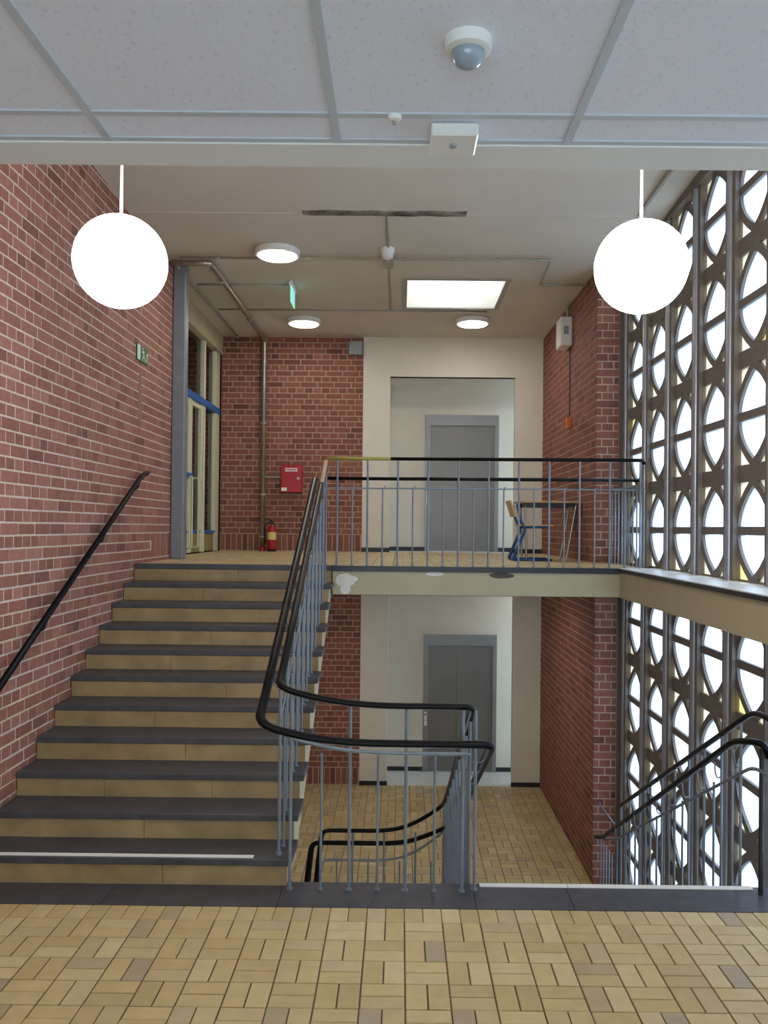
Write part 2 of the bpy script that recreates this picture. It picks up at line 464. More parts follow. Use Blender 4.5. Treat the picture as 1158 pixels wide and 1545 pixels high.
# front of the landing slab
fe = struct(bx(-.62, 2.05, YL - .012, YL + .012, 1.455, 1.672).build('trim_2', beamM))
bx(-.62, 2.42, YL - .03, YL + .05, 1.672, ZU + .002).build('edge_strip', darktrimM, fe)
def blob(cx, cz, w, h, n=14, seed=1):
    rr = random.Random(seed); return [(cx + math.cos(k * math.tau / n) * w * rr.uniform(.85, 1.08), cz + math.sin(k * math.tau / n) * h * rr.uniform(.85, 1.08)) for k in range(n)]
for cx_, cz_, w, h, mt, sd in ((-.5, 1.585, .09, .07, patchM, 3), (-.5, 1.5, .05, .05, patchM, 5), (.33, 1.655, .09, .02, patchM, 4), (.95, 1.645, .12, .028, dpatchM, 6), (-.43, 1.60, .05, .03, patchM, 9)):
    MB().plate(blob(cx_, cz_, w, h, seed=sd), [], lambda u, v: (u, YL - .0135 - sd * .0004, v), lambda u, v: (u, YL - .008, v)).build('bare_patch', mt, fe)

flo = struct(bx(-2.73, 2.42, 7.4, YB, -ZU - .25, -ZU - .005).build('floor_lower', groutM))
R = basket(-2.66, 2.36, 7.8, YB, -.02, 8.0)
field(flo, 'tile', R, (0, 0, -ZU - .005), (1, 0, 0), (0, 1, 0), (0, 0, 1), tileM, .012, .005, 300, lambda c: c.x > -1.4 and c.x < 2.08 and c.y > 8.9, .0006)
struct(bx(-2.73, 2.42, -2.5, 7.5, -3.7, -3.45).build('floor_basement', groutM))
struct(bx(-2.73, 2.42, 4.4, 4.56, -3.45, -.25).build('wall_under_landing', whiteM))

# ------------------------------------------------------------------ left brick wall
wl = struct(MB().box(-2.73, XL, -2.5, 9.6, -3.5, 5.3).box(-2.93, -2.66, 9.6, YB + .2, -3.5, 1.45).build('wall_left', mortarM))
def skipL(u, v):
    return u > 3.3 + 2.6 and ZU < v + 0 < ZU + .25      # soldier course beside the landing
R = bond(9.6 - 2.4, 5.12, lambda u, v: (u + 2.4 > 8.35 and 1.77 < v < 2.0), .03)
u = 8.35 - 2.4
while u < 9.6 - 2.4 - .03:
    R.append((u, min(u + .071, 7.2), 1.762, 1.999)); u += .0833
field(wl, 'brick', R, (XL, 2.4, 0), (0, 1, 0), (0, 0, 1), (1, 0, 0), brickM, .02, .003, 300,
      lambda c: c.z > .53 * (c.y - Y0) + .2, .0015)
bx(-2.475, XL + .001, -2.5, 2.4, 0, 3.13).build('brick_facing', bricktexM, wl)
bx(-2.48, XL + .001, 2.4, 9.6, -3.4, .0).build('brick_facing', bricktexM, wl)

MB().plate(blob(7.92, 3.25, .05, .30, n=22, seed=12), [], lambda u, v: (XL + .0052, u, v), lambda u, v: (XL + .002, u, v)).build('plaster_smear', smearM, wl)
# ------------------------------------------------------------------ back wall
XWL = -.56
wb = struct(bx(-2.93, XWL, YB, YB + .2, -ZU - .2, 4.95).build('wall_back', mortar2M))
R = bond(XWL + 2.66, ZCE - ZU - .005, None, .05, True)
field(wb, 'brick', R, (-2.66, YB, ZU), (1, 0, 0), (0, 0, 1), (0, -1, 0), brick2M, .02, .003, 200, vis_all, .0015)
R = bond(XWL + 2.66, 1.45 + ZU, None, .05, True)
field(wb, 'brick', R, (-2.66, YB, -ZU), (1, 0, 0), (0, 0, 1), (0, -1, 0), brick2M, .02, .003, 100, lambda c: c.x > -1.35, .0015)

# ------------------------------------------------------------------ white lift lobby
XA, XB_, XE = -.16, 1.685, 2.45
lob = struct(MB().box(XWL, XA, YB - .012, YB + .2, -ZU, ZCE).box(XB_, XR, YB - .012, YB + .1, -ZU, ZCE).box(XR, XE + .1, YB, YB + .1, -ZU, ZCE)
             .box(XA, XB_, YB - .012, YB + .1, 4.315, ZCE).box(XA, XB_, YB - .012, YB + .1, 1.2, 1.45)
             .box(XA - .2, XA, YB + .1, YR + .1, -ZU, ZCE).box(XA - .2, XE + .1, YR, YR + .12, -ZU, ZCE)
             .build('wall_lift_lobby', whiteM))
struct(MB().box(XA, XE, YB, YR, 4.315, 4.36).box(XA, XE, YB, YR, 1.25, 1.45).build('ceiling_lift_lobby', whiteM))
struct(MB().box(XA, XE, YB - .01, YR, 1.45, ZU).box(XA, XE, YB, YR, -ZU - .2, -ZU).build('floor_lift_lobby', whitefloorM))
for z0, nme in ((ZU, 'added_window_3'), (-ZU, 'added_window_4')):  # unseen windows added to bring cool daylight into the lobby
    w = sempty(nme, (XE, (YB + YR) / 2, z0))
    MB().plate([(YB + .1, z0), (YR, z0), (YR, z0 + 2.6), (YB + .1, z0 + 2.6)], [[(YB + .16, z0 + .2), (YR - .06, z0 + .2), (YR - .06, z0 + 2.5), (YB + .16, z0 + 2.5)]],
               lambda u, v: (XE, u, v), lambda u, v: (XE + .08, u, v)).build('window_frame', whplM, w)
    bx(XE + .03, XE + .04, YB + .15, YR - .05, z0 + .19, z0 + 2.51).build('pane', lobbyglassM, w)
nb = 0
for z0 in (ZU, -ZU):
    for a, b, y in ((XWL, XA + .01, YB - .022), (XB_ - .01, XR, YB - .022), (XA, .39, YR - .01), (1.54, 2.44, YR - .01)):
        nb += 1
        struct(bx(a, b, y, y + .012, z0, z0 + .065).build('baseboard_%d' % nb, darktrimM))

def lift(z0, label):
    x0, x1, t = .392, 1.536, 2.135
    t_ = thing('lift_door', ((x0 + x1) / 2, YR, z0), label, 'lift', 'lift doors in the white lobby')
    MB().plate([(x0, z0), (x0, z0 + t), (x1, z0 + t), (x1, z0), (x1 - .062, z0), (x1 - .062, z0 + t - .165), (x0 + .076, z0 + t - .165), (x0 + .076, z0)], [],
               lambda u, v: (u, YR - .045, v), lambda u, v: (u, YR + .05, v)).build('door_frame', liftM, t_)
    a, b, s = x0 + .076, x1 - .062, .94
    bx(a, s - .004, YR - .002, YR + .02, z0 + .006, z0 + t - .165).build('door_panel', liftdoorM, t_)
    bx(s, b, YR - .014, YR + .02, z0 + .006, z0 + t - .165).build('door_panel', liftdoorM, t_)
    bx(a, b, YR - .04, YR + .0, z0, z0 + .008).build('threshold', galvM, t_)
    p = bx(x0 + .02, x0 + .06, YR - .05, YR - .04, z0 + .72, z0 + .93).build('call_panel', whplM, t_)
    MB().cyl((x0 + .04, YR - .056, z0 + .89), (x0 + .04, YR - .049, z0 + .89), .014, 12).build('call_button', darktrimM, p)
    MB().cyl((x0 + .04, YR - .055, z0 + .80), (x0 + .04, YR - .049, z0 + .80), .01, 12).build('key_switch', galvM, p)
lift(ZU, 'grey steel lift door opening onto the landing with the railing')
lift(-ZU, 'grey steel lift door on the lower floor beneath the landing')

# ------------------------------------------------------------------ right brick wall with pillar end
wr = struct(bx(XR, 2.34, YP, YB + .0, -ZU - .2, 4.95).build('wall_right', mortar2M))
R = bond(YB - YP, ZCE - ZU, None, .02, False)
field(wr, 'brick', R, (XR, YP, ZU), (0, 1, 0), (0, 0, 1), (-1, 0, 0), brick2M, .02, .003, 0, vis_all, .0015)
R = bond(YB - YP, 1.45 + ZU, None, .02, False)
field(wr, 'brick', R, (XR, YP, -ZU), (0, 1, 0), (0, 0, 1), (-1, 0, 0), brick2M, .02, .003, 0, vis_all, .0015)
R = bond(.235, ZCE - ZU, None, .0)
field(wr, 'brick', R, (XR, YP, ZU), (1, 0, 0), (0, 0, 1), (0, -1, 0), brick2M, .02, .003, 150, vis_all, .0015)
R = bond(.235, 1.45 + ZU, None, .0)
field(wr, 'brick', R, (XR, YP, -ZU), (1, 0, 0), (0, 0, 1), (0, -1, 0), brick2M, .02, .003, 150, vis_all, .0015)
struct(MB().box(2.42, 2.67, -2.5, -.16, -.25, 5.3).box(2.42, 2.67, -.16, 3.2, -3.5, 1.68).box(2.42, 2.67, 3.2, 8.7, -3.6, -1.72).build('wall_right_side', whiteM))
be = struct(bx(2.05, 2.44, -.2, YP, 1.45, 1.69).build('trim_3', beamM))
bx(2.03, 2.44, -.2, YL + .02, 1.69, ZU).build('sill_cap', darktrimM, be)
bx(2.045, 2.44, -.2, YL + .02, ZU, ZU + .006).build('sill_sheen', whplM, be)  # bright reflection on the sill, put in as a white sheet

# ------------------------------------------------------------------ concrete lattice windows
MW, MH = .70, .8105
def arc(Hh, Ww):
    Rr = (Hh * Hh + Ww * Ww) / (2 * Ww); c = Rr - Ww
    return lambda v: math.sqrt(max(0, Rr * Rr - v * v)) - c
FW, FH = .256, .345                    # inner half size of a block's frame
inn = lambda v: .255 * max(0, 1 - (v / .315) ** 2.1)
outc = lambda v: .31 * max(0, 1 - (v / .385) ** 2.1)
def lat_shapes():
    n = 9; bar = .03; g = {}
    vs_ = [bar + (.312 - bar) * k / n for k in range(n + 1)]
    upper = [(inn(v), v) for v in vs_] + [(-inn(v), v) for v in reversed(vs_[:-1])]
    holes = [upper, [(u, -v) for u, v in reversed(upper)]]
    # corners
    vv = next(v / 1000 for v in range(0, 345) if outc(v / 1000) < FW - .004)
    cvs = [vv + (FH - vv) * k / 7 for k in range(8)]
    corner = [(FW, vv)] + [(FW, FH)] + [(outc(v), v) for v in reversed(cvs)][:-1]
    cs = [corner, [(-u, v) for u, v in reversed(corner)], [(-u, -v) for u, v in corner], [(u, -v) for u, v in reversed(corner)]]
    return holes, cs
holes, corners = lat_shapes()
outer = [(-MW / 2, -MH / 2), (MW / 2, -MH / 2), (MW / 2, MH / 2), (-MW / 2, MH / 2)]
blockme = MB().plate(outer, holes + corners, lambda u, v: (0, u, v), lambda u, v: (.055, u, v)).mesh('lattice_block', concM)
halfme = None
def grow(poly, d):
    cu = sum(p[0] for p in poly) / len(poly); cv = sum(p[1] for p in poly) / len(poly)
    return [(u + d * (1 if u > cu else -1), v + d * (1 if v > cv else -1)) for u, v in poly]
paneme = [MB().plate(grow(h, .006), [], lambda u, v: (.022, u, v), lambda u, v: (.027, u, v)).mesh('pane', paneM) for h in holes] + \
         [MB().plate(grow(h, .004), [], lambda u, v: (.022, u, v), lambda u, v: (.027, u, v)).mesh('pane', panecM) for h in corners]
# open the pane thickness into one sheet so light is filtered once
for me in paneme:
    import bmesh
    bm = bmesh.new(); bm.from_mesh(me)
    bmesh.ops.delete(bm, geom=[f for f in bm.faces if any(abs(v.co.x - .027) < 1e-4 for v in f.verts)], context='FACES'); bm.to_mesh(me); bm.free()
YM = 8.89
def lattice(name, z0, ncol, nrow=4):
    w = sempty(name, (XG, YM - ncol * MW / 2, z0))
    for i in range(ncol):
        yc = YM - MW * (i + .5)
        for j in range(nrow):
            b = bpy.data.objects.new('lattice_block', blockme); C.objects.link(b); b.parent = w
            b.location = Vector((XG, yc, z0 + MH * (j + .5))) - w.location
            for pm in paneme:
                if pm.materials[0] is panecM and random.random() < .09: pm = pm.copy(); pm.materials[0] = paneyM
                p = bpy.data.objects.new('pane', pm); C.objects.link(p); p.parent = b
    zt = z0 + nrow * MH
    for i in range(ncol + 1):
        y = YM - MW * i
        bx(XG - .032, XG + .001, y - .092, y + .092, z0, zt).build('post', concM, w)
        pts = [(XG - .032 - math.cos(a) * .022, y + math.sin(a) * .034) for a in [(-90 + 180 * k / 10) * math.pi / 180 for k in range(11)]]
        MB().add([(x, yy, z0) for x, yy in pts] + [(x, yy, zt) for x, yy in pts],
                 [(k, k + 1, 12 + k, 11 + k) for k in range(10)] + [tuple(range(11)), tuple(range(11, 22))]).build('mullion', mullM, w, smooth=True)
lattice('window_1', 1.677, 13)
lattice('window_2', -1.70, 8)
struct(bx(2.36, 2.56, -.3, 8.8, 4.86, 5.3).build('trim_4', concM))
struct(bx(2.345, 2.62, 8.975, 9.3, -ZU - .2, 4.95).build('trim_8', concM))
# ground outside
struct(bx(2.75, 60, -40, 60, -2.2, -2.0).build('ground_outside', groundM))

# ------------------------------------------------------------------ ceilings
sk = (.06, 1.175, 9.46, 10.65)
ce = struct(MB().box(-4.8, sk[0], 7.5, YB + .1, ZCE, 5.3).box(sk[1], 2.6, 7.5, YB + .1, ZCE, 5.3)
            .box(sk[0], sk[1], 7.5, sk[2], ZCE, 5.3).box(sk[0], sk[1], sk[3], YB + .1, ZCE, 5.3).build('ceiling', ceilM))
struct(MB().prism_x([(7.5, 4.905), (2.2, 5.19), (2.2, 5.35), (7.5, 5.3)], -2.73, 2.6).build('ceiling_stairwell', ceilM))
struct(bx(2.10, 2.125, 2.4, 7.5, 4.9, 5.18).build('trim_5', conduitM))
# skylight shaft and dome
skw = sempty('window_5', (.62, 10.05, ZCE))
MB().plate([(sk[0] - .06, sk[2] - .07), (sk[1] + .06, sk[2] - .07), (sk[1] + .06, sk[3] + .05), (sk[0] - .06, sk[3] + .05)],
           [[(sk[0], sk[2]), (sk[1], sk[2]), (sk[1], sk[3]), (sk[0], sk[3])]], lambda u, v: (u, v, ZCE - .012), lambda u, v: (u, v, ZCE + .002)).build('window_frame', conduitM, skw)
MB().box(sk[0] - .02, sk[0], sk[2] - .02, sk[3] + .02, 5.3, 5.5).box(sk[1], sk[1] + .02, sk[2] - .02, sk[3] + .02, 5.3, 5.5).box(sk[0], sk[1], sk[2] - .02, sk[2], 5.3, 5.5).box(sk[0], sk[1], sk[3], sk[3] + .02, 5.3, 5.5).build('shaft', whiteM, skw)
MB().add([(sk[0], sk[2], 5.5), (sk[1], sk[2], 5.5), (sk[1], sk[3], 5.5), (sk[0], sk[3], 5.5)], [(0, 1, 2, 3)]).build('pane', skypaneM, skw)
# scar in the ceiling
sc_ = struct(MB().plate([(-.9 + 1.47 * k / 12, 7.44 + random.uniform(-.012, .01)) for k in range(13)] + [(.57 - 1.47 * k / 12, 7.53 + random.uniform(-.01, .012)) for k in range(13)], [],
                 lambda u, v: (u, v, ZCE - .004), lambda u, v: (u, v, ZCE + .02)).build('trim_6', scarM))

# suspended ceiling in front
ZS, YS = 3.13, 2.277
sus = struct(bx(-2.48, 2.42, -2.5, YS, ZS + .03, ZS + .1).build('ceiling_suspended', bulkM))
xs = [-.805 + .6245 * k for k in range(-3, 6)]; xs = [x for x in xs if -2.4 < x < 2.35]
ys = [2.126 - .625 * k for k in range(0, 11)]
xe = [-2.48] + xs + [2.42]; ye = [YS + .0] + ys + [-2.5]
for i in range(len(xe) - 1):
    for j in range(len(ye) - 1):
        bx(xe[i] + .002, xe[i + 1] - .002, ye[j + 1] + .002, ye[j] - .002, ZS + .006, ZS + .03).build('ceiling_tile', ctileM, sus)
for x in xs: bx(x - .011, x + .011, -2.5, YS, ZS, ZS + .006).build('grid_bar', tbarM, sus)
for y in ys + [YS - .009]: bx(-2.48, 2.42, y - .011, y + .011, ZS + .001, ZS + .0065).build('grid_bar', tbarM, sus)  # last bar, at the bulkhead, stands in for the shadow gap
struct(MB().bbox(-2.48, 2.42, YS + .002, YS + .145, 3.1265, 5.25, .002).build('wall_bulkhead', bulkM))
struct(MB().plate([(-2.73, -.25), (2.67, -.25), (2.67, 5.3), (-2.73, 5.3)], [[(-2.3, .5), (2.31, .5), (2.31, 3.0), (-2.3, 3.0)]], lambda u, v: (u, -2.5, v), lambda u, v: (u, -2.7, v)).build('wall_behind', whiteM))
wk = sempty('added_window_6', (0, -2.5, .5))  # unseen window added behind the camera for more daylight
for k in range(5): bx(-2.3 + k * 1.14 - .0, -2.3 + k * 1.14 + .05, -2.62, -2.52, .5, 3.0).build('window_frame', whplM, wk)
for k in range(4): bx(-2.25 + k * 1.14, -2.25 + k * 1.14 + 1.09, -2.58, -2.575, .5, 3.0).build('pane', glassM, wk)

# ------------------------------------------------------------------ column, lintel, glazed door
co = MB().bbox(-2.475, -2.335, 9.0, 9.14, ZU, ZCE, .012).build('steel_column', colM)
tag(co, 'grey painted steel column at the end of the left brick wall', 'column')
struct(bx(-2.9, -2.64, 9.6, YB, 4.615, ZCE).build('trim_7', creamM))
d = sempty('door_1', (-2.72, 11, ZU))
XD = -2.68
def dbox(name, mt, par, *a, c=.006): return MB().bbox(*a, c).build(name, mt, par)
for y, z1 in ((9.68, 4.615), (12.10, 4.615)): dbox('jamb', framecrM, d, XD - .12, XD, y, y + (.09 if y < 10 else .245), ZU, z1)
dbox('mullion', framecrM, d, XD - .12, XD, 11.38, 11.46, ZU + 2.08, 4.615)
dbox('mullion', framecrM, d, XD - .12, XD, 11.38, 11.46, ZU, ZU + 2.0)
dbox('transom', blueM, d, XD - .125, XD + .012, 9.68, 12.34, ZU + 2.0, ZU + 2.09)
dbox('sill_rail', blueM, d, XD - .1, XD + .004, 11.46, 12.10, ZU + .26, ZU + .30)
dbox('kick_panel', olvM, d, XD - .08, XD - .02, 11.46, 12.10, ZU + .01, ZU + .26)
for y0, y1 in ((9.77, 10.68), (10.70, 11.36)):
    lf = dbox('door_leaf', framecrM, d, XD - .10, XD - .01, y0, y0 + .085, ZU + .01, ZU + 2.0)
    dbox('stile', framecrM, lf, XD - .10, XD - .01, y1 - .085, y1, ZU + .01, ZU + 2.0)
    dbox('rail', framecrM, lf, XD - .09, XD - .02, y0 + .085, y1 - .085, ZU + 1.93, ZU + 2.0)
    dbox('bottom_rail', olvM, lf, XD - .09, XD - .02, y0 + .085, y1 - .085, ZU + .01, ZU + .26)
    dbox('blue_bead', blueM, lf, XD - .09, XD - .008, y0 + .085, y1 - .085, ZU + .26, ZU + .30)
    bx(XD - .06, XD - .055, y0 + .085, y1 - .085, ZU + .3, ZU + 1.93).build('pane', glassM, lf)
    hy = y1 - .16 if y0 < 10 else y0 + .16
    MB().sweep(fillet([(XD - .02, hy, ZU + .08), (XD + .06, hy, ZU + .08), (XD + .06, hy, ZU + .98), (XD - .02, hy, ZU + .98)], .03), .026, n=8, upv=(0, 1, 0)).build('pull_handle', framecrM, lf, smooth='all')
dbox('push_bar', blueM, d, XD - .01, XD + .03, 10.15, 10.68, ZU + .98, ZU + 1.03)
bx(XD - .06, XD - .055, 9.77, 11.38, ZU + 2.09, 4.615).build('pane', glassM, d)
bx(XD - .06, XD - .055, 11.46, 12.10, ZU + 2.09, 4.615).build('pane', glassM, d)
bx(XD - .06, XD - .055, 11.46, 12.10, ZU + .3, ZU + 2.0).build('pane', glassM, d)
# dim corridor behind the glazed door
struct(MB().box(-5.0, -4.8, 8.9, YB + .2, 1.4, 5.3).box(-4.8, -2.73, 8.8, 9.0, 1.4, 5.3).box(-4.8, -2.66, YB, YB + .2, 1.4, 5.3).build('wall_corridor', bricktexM))

# ------------------------------------------------------------------ staircases
def staircase(x0, x1, y0, z0, n, down, label, seams):
    t = thing('staircase', ((x0 + x1) / 2, y0, z0), label, 'staircase')
    s = -1 if down else 1
    poly = []
    if not down:
        poly = [(y0 + .02, z0)]
        for k in range(n):
            poly += [(y0 + .02 + k * TREAD, z0 + (k + 1) * RISE - .04)]
            if k < n - 1: poly += [(y0 + .02 + (k + 1) * TREAD, z0 + (k + 1) * RISE - .04)]
        yt = y0 + .02 + (n - 1) * TREAD
        poly += [(yt + .0, z0 + n * RISE - .28 - .0), (y0 + .42, z0 - .02), (y0 + .4, z0)]
        MB().prism_x(poly, x0, x1 - .03).build('stair_body', creamM, t)
        for k in range(n - 1):
            zz = z0 + (k + 1) * RISE
            MB().bbox(x0, x1, y0 + k * TREAD - .004, y0 + (k + 1) * TREAD + .02, zz - .04, zz, .004).build('tread', slateM, t)
        MB().bbox(x0, x1, y0 + (n - 1) * TREAD - .004, y0 + (n - 1) * TREAD + .1, z0 + n * RISE - .045, z0 + n * RISE + .002, .004).build('tread', slateM, t)
        for k in range(n):
            zz = z0 + k * RISE; a = x0
            for b in seams[k % len(seams)] + [x1 - .025]:
                bx(a, b - .003, y0 + .008 + k * TREAD, y0 + .03 + k * TREAD, zz + .001, zz + RISE - .041).build('riser_slab', riserM, t)
                a = b
    else:
        poly = [(y0, z0 - .04)]
        for k in range(1, n):
            poly += [(y0 + (k - 1) * TREAD + .0, z0 - k * RISE - .04), (y0 + k * TREAD, z0 - k * RISE - .04)]
        poly += [(y0 + (n - 1) * TREAD, z0 - n * RISE), (y0 + (n - 1) * TREAD - .35, z0 - n * RISE - .02), (y0, z0 - .4)]
        MB().prism_x(poly, x0 + .03, x1).build('stair_body', creamM, t)
        for k in range(1, n):
            MB().bbox(x0, x1, y0 + (k - 1) * TREAD - .0, y0 + k * TREAD + .01, z0 - k * RISE - .04, z0 - k * RISE, .004).build('tread', slateM, t)
        for k in range(n):
            bx(x0 + .025, x1, y0 + k * TREAD - .01, y0 + k * TREAD + .006, z0 - (k + 1) * RISE, z0 - k * RISE - .041).build('riser_slab', riserM, t)
    return t
st = staircase(XL + .009, -.605, Y0, 0, 11, False, 'stone staircase with dark slate treads and tan risers rising to the landing',
               [[-1.35], [-1.55], [-1.9, -1.2], [-1.45], [-1.75, -1.0], [-1.3], [-1.8], [-1.55, -.95], [-1.2], [-1.75], [-1.5]])
bx(XL + .012, -.83, Y0 + .012, Y0 + .05, RISE, RISE + .004).build('white_nosing_strip', whstripM, st)
staircase(.40, 2.0, 4.905, 0, 11, True, 'stone staircase descending from the tiled floor towards the lower lift door', None)

# ------------------------------------------------------------------ railings
SL = RISE / TREAD
def post(par, x, y, z0, z1, r=.0095, name='post', lean=None):
    p1 = (x, y, z1)
    o = MB().cyl((x, y, z0 + .002), p1, r, 8).build(name, steelM, par, smooth=True)
    MB().cyl((x, y, z0), (x, y, z0 + .012), r * 2.0, 10).build('base_flange', steelM, o, smooth=True)
def bracket(par, a, b):
    """U-shaped arm from the bar a up to the handrail b"""
    a, b = Vector(a), Vector(b); mid = (a + b) / 2
    low = Vector((mid.x, mid.y, min(a.z, b.z) - .035))
    pts = []
    for k in range(9):
        t = k / 8; pts.append(a * (1 - t) ** 2 + Vector((b.x, b.y, low.z)) * 2 * t * (1 - t) + b * t * t)
    MB().sweep(pts, .010, n=6, upv=(0, 1, 0) if abs(a.y - b.y) < .02 else (1, 0, 0)).build('bracket', steelM, par, smooth='all')

rl = thing('stair_railing', (-.1, 4.78, 0), 'grey steel stair railing with black rails, curving round the open stairwell', 'railing')
PX, PD = -.69, .43                 # post lines of the flight up and the flight down
HT, HH, HB = 1.0, .82, .735        # heights over the nosing line: top rail, handrail, bar
nz = lambda y: RISE + (y - Y0) * SL             # nosing line of the flight up
nd = lambda y: -(y - 4.905) * SL                # of the flight down
def pathfor(h, xo, yo, lvl, lvl2):
    xu, yf, xd, yb_ = PX - xo, 4.785 - yo, PD + xo, 7.73 + yo
    pts = [(xu, YL - .02 + .25 * 0, nz(YL - .02) + h)]
    pts += [(xu, 4.98 - yo * .5, nz(4.98) + h), (xu, yf + .02, lvl + .09), (xu + .42, yf, lvl), (xd - .02, yf, lvl), (xd, yf + .06, lvl - .03), (xd, 7.25, nd(7.25) + h), (xd - .02, 7.6, nd(7.6) + h),
            (xd - .28, yb_ - .02, lvl2 + .07), (xd - .5, yb_, lvl2), (xu + .03, yb_, lvl2), (xu, yb_ - .04, lvl2 - .03), (xu, 5.0, lvl2 - (yb_ - 5.0) * SL)]
    rad = [.12, .14, .3, .05, .05, .2, .25, .25, .2, .05, .05]
    return fillet(pts, rad, 8)
top = pathfor(HT - .02, 0, 0, 1.06, -.72)
cut = [i for i, p in enumerate(top) if p[1] < 7.45][0]
MB().sweep(top, .048, .036).build('top_rail', blackM, rl, smooth='all')
MB().sweep(pathfor(HH, .10, .09, .868, -.868), .056, .042).build('handrail', blackM, rl, smooth='all')
MB().sweep(pathfor(HB, 0, 0, .79, -.992), .012, .022, n=8).build('flat_bar', steelM, rl, smooth='all')
MB().sweep([(PX, YL - .02, nz(YL - .02) + HT - .018), (PX, YL - .45, nz(YL - .45) + HT - .018)], .046, .038).build('bare_rail', tanM, rl, smooth='all')
MB().bbox(PX - .006, PX + .006, 4.96, 5.0, .9, .94, .001)
# wide steel strip with screws under the rail of the flight up
for k in range(1, 11):
    y = Y0 + (k - 1) * TREAD
    post(rl, PX, y + .075, k * RISE, nz(y + .075) + HT - .03)
    post(rl, PX + .01, y + .20, k * RISE, nz(y + .20) + HB - .01, .0075, 'baluster')
    bracket(rl, (PX, y + .075, nz(y + .075) + HB), (PX - .10, y + .075, nz(y + .075) + HH - .01))
for k in range(1, 11):
    y = 4.905 + (k - 1) * TREAD
    post(rl, PD, y + .075, -k * RISE, nd(y + .075) + HT - .03)
    post(rl, PD, y + .20, -k * RISE, nd(y + .20) + HB - .01, .0075, 'baluster')
    bracket(rl, (PD, y + .075, nd(y + .075) + HB), (PD + .10, y + .075, nd(y + .075) + HH - .01))
for i, x in enumerate((-.433, -.271, -.109, .051, .216, .375)):
    if i % 2: post(rl, x, 4.795, 0, 1.05)
    else:
        post(rl, x, 4.795, 0, .785, .0075, 'baluster')
        MB().cyl((x, 4.795, .77), (x, 4.70, .80), .005, 6).build('bracket', steelM, rl)
post(rl, -.61, 4.80, 0, 1.10); post(rl, .449, 4.82, 0, 1.03)
for i in range(8):
    x = -.55 + i * .145
    z1 = -.73 if i % 2 else -.995
    post(rl, x, 7.73, -ZU, z1, .0095 if i % 2 else .0075, 'post' if i % 2 else 'baluster')

lr = thing('landing_railing', (.8, 7.8, ZU), 'grey steel railing with black rails along the edge of the upper landing', 'railing')
YT = 7.80
MB().sweep([(PX, YT, 2.722), (-.09, YT, 2.724)], .042, .034).build('bare_rail', bareM, lr, smooth='all')
MB().sweep(fillet([(-.09, YT, 2.724), (2.25, YT, 2.732), (2.29, YT + .05, 2.732), (2.29, YT + .06, 2.70)], .03), .042, .034).build('top_rail', blackM, lr, smooth='all')
MB().sweep(fillet([(PX + .0, YT + .085, 2.54), (2.25, YT + .085, 2.55)], .03), .044, .034).build('handrail', blackM, lr, smooth='all')
MB().sweep(fillet([(PX, YT - .1, 2.40), (PX, YT, 2.445), (2.27, YT, 2.455)], .06), .012, .014, n=8).build('flat_bar', steelM, lr, smooth='all')
x = -.303 - .2825; i = 0
while x < 2.3:
    post(lr, x, YT, ZU, 2.715); 
    if x + .14 < 2.25:
        post(lr, x + .141, YT, ZU, 2.448, .0075, 'baluster')
        MB().cyl((x + .141, YT, 2.43), (x + .16, YT + .04, 2.47), .007, 6).build('bracket', steelM, lr)
    MB().cyl((x, YT, 2.50), (x, YT + .085, 2.53), .006, 6).build('bracket', steelM, lr)
    x += .2825
post(lr, PX, YT, ZU, 2.715)

sg = thing('side_guard', (2.26, 8.3, ZU), 'short grey steel guard rail between landing and lattice window', 'railing')
MB().sweep(fillet([(2.27, 7.82, 2.50), (2.25, 8.92, 2.50)], .03), .014, .03, n=8).build('top_rail', steelM, sg, smooth='all')
for k in range(9): post(sg, 2.265 - .0015 * k, 7.86 + k * .128, ZU + .006, 2.49, .008, 'baluster')

og = thing('outer_railing', (2.05, 5.0, 0), 'dark stair railing descending beside the concrete lattice window', 'railing')
XO = 2.04
def opath(h, x, lvl, y_end, tail):
    return fillet([(x, 4.3, lvl), (x, 4.80, lvl), (x, y_end, nd(y_end) + h)] + tail, [.12] + [.1] * len(tail), 8)
MB().sweep(opath(1.02, XO, 1.05, 7.75, []), .042, .034).build('top_rail', blackM, og, smooth='all')
MB().sweep(fillet([(2.10, 4.74, .80), (2.075, 4.74, .875), (XO - .0, 4.80, .875), (XO - .03, 5.0, .83), (XO - .05, 8.1, nd(8.1) + .80), (XO - .08, 8.25, nd(8.1) + .75)], [.05, .06, .1, .1], 8), .050, .038).build('handrail', blackM, og, smooth='all')
MB().sweep(opath(.735, XO, .735, 7.8, [(XO, 8.3, -.98)]), .012, .022, n=8).build('flat_bar', steelM, og, smooth='all')
for k in range(1, 11):
    y = 4.905 + (k - 1) * TREAD
    post(og, XO, y + .075, -k * RISE, nd(y + .075) + 1.0)
    post(og, XO, y + .20, -k * RISE, nd(y + .20) + HB - .01, .0085, 'baluster')
    bracket(og, (XO, y + .075, nd(y + .075) + HB), (XO - .06, y + .03, nd(y + .03) + HH - .01))
MB().cyl((2.085, 4.80, 0), (2.085, 4.80, .84), .014, 10).build('end_post', darktrimM, og, smooth=True)
for k in range(5): post(og, XO - .01, 7.9 + k * .11, -ZU, -.98, .008, 'baluster')
MB().sweep([(1.92, 7.95, -.52), (2.04, 7.86, -.68)], .016, .016, n=8).build('end_piece', steelM, og, smooth='all')

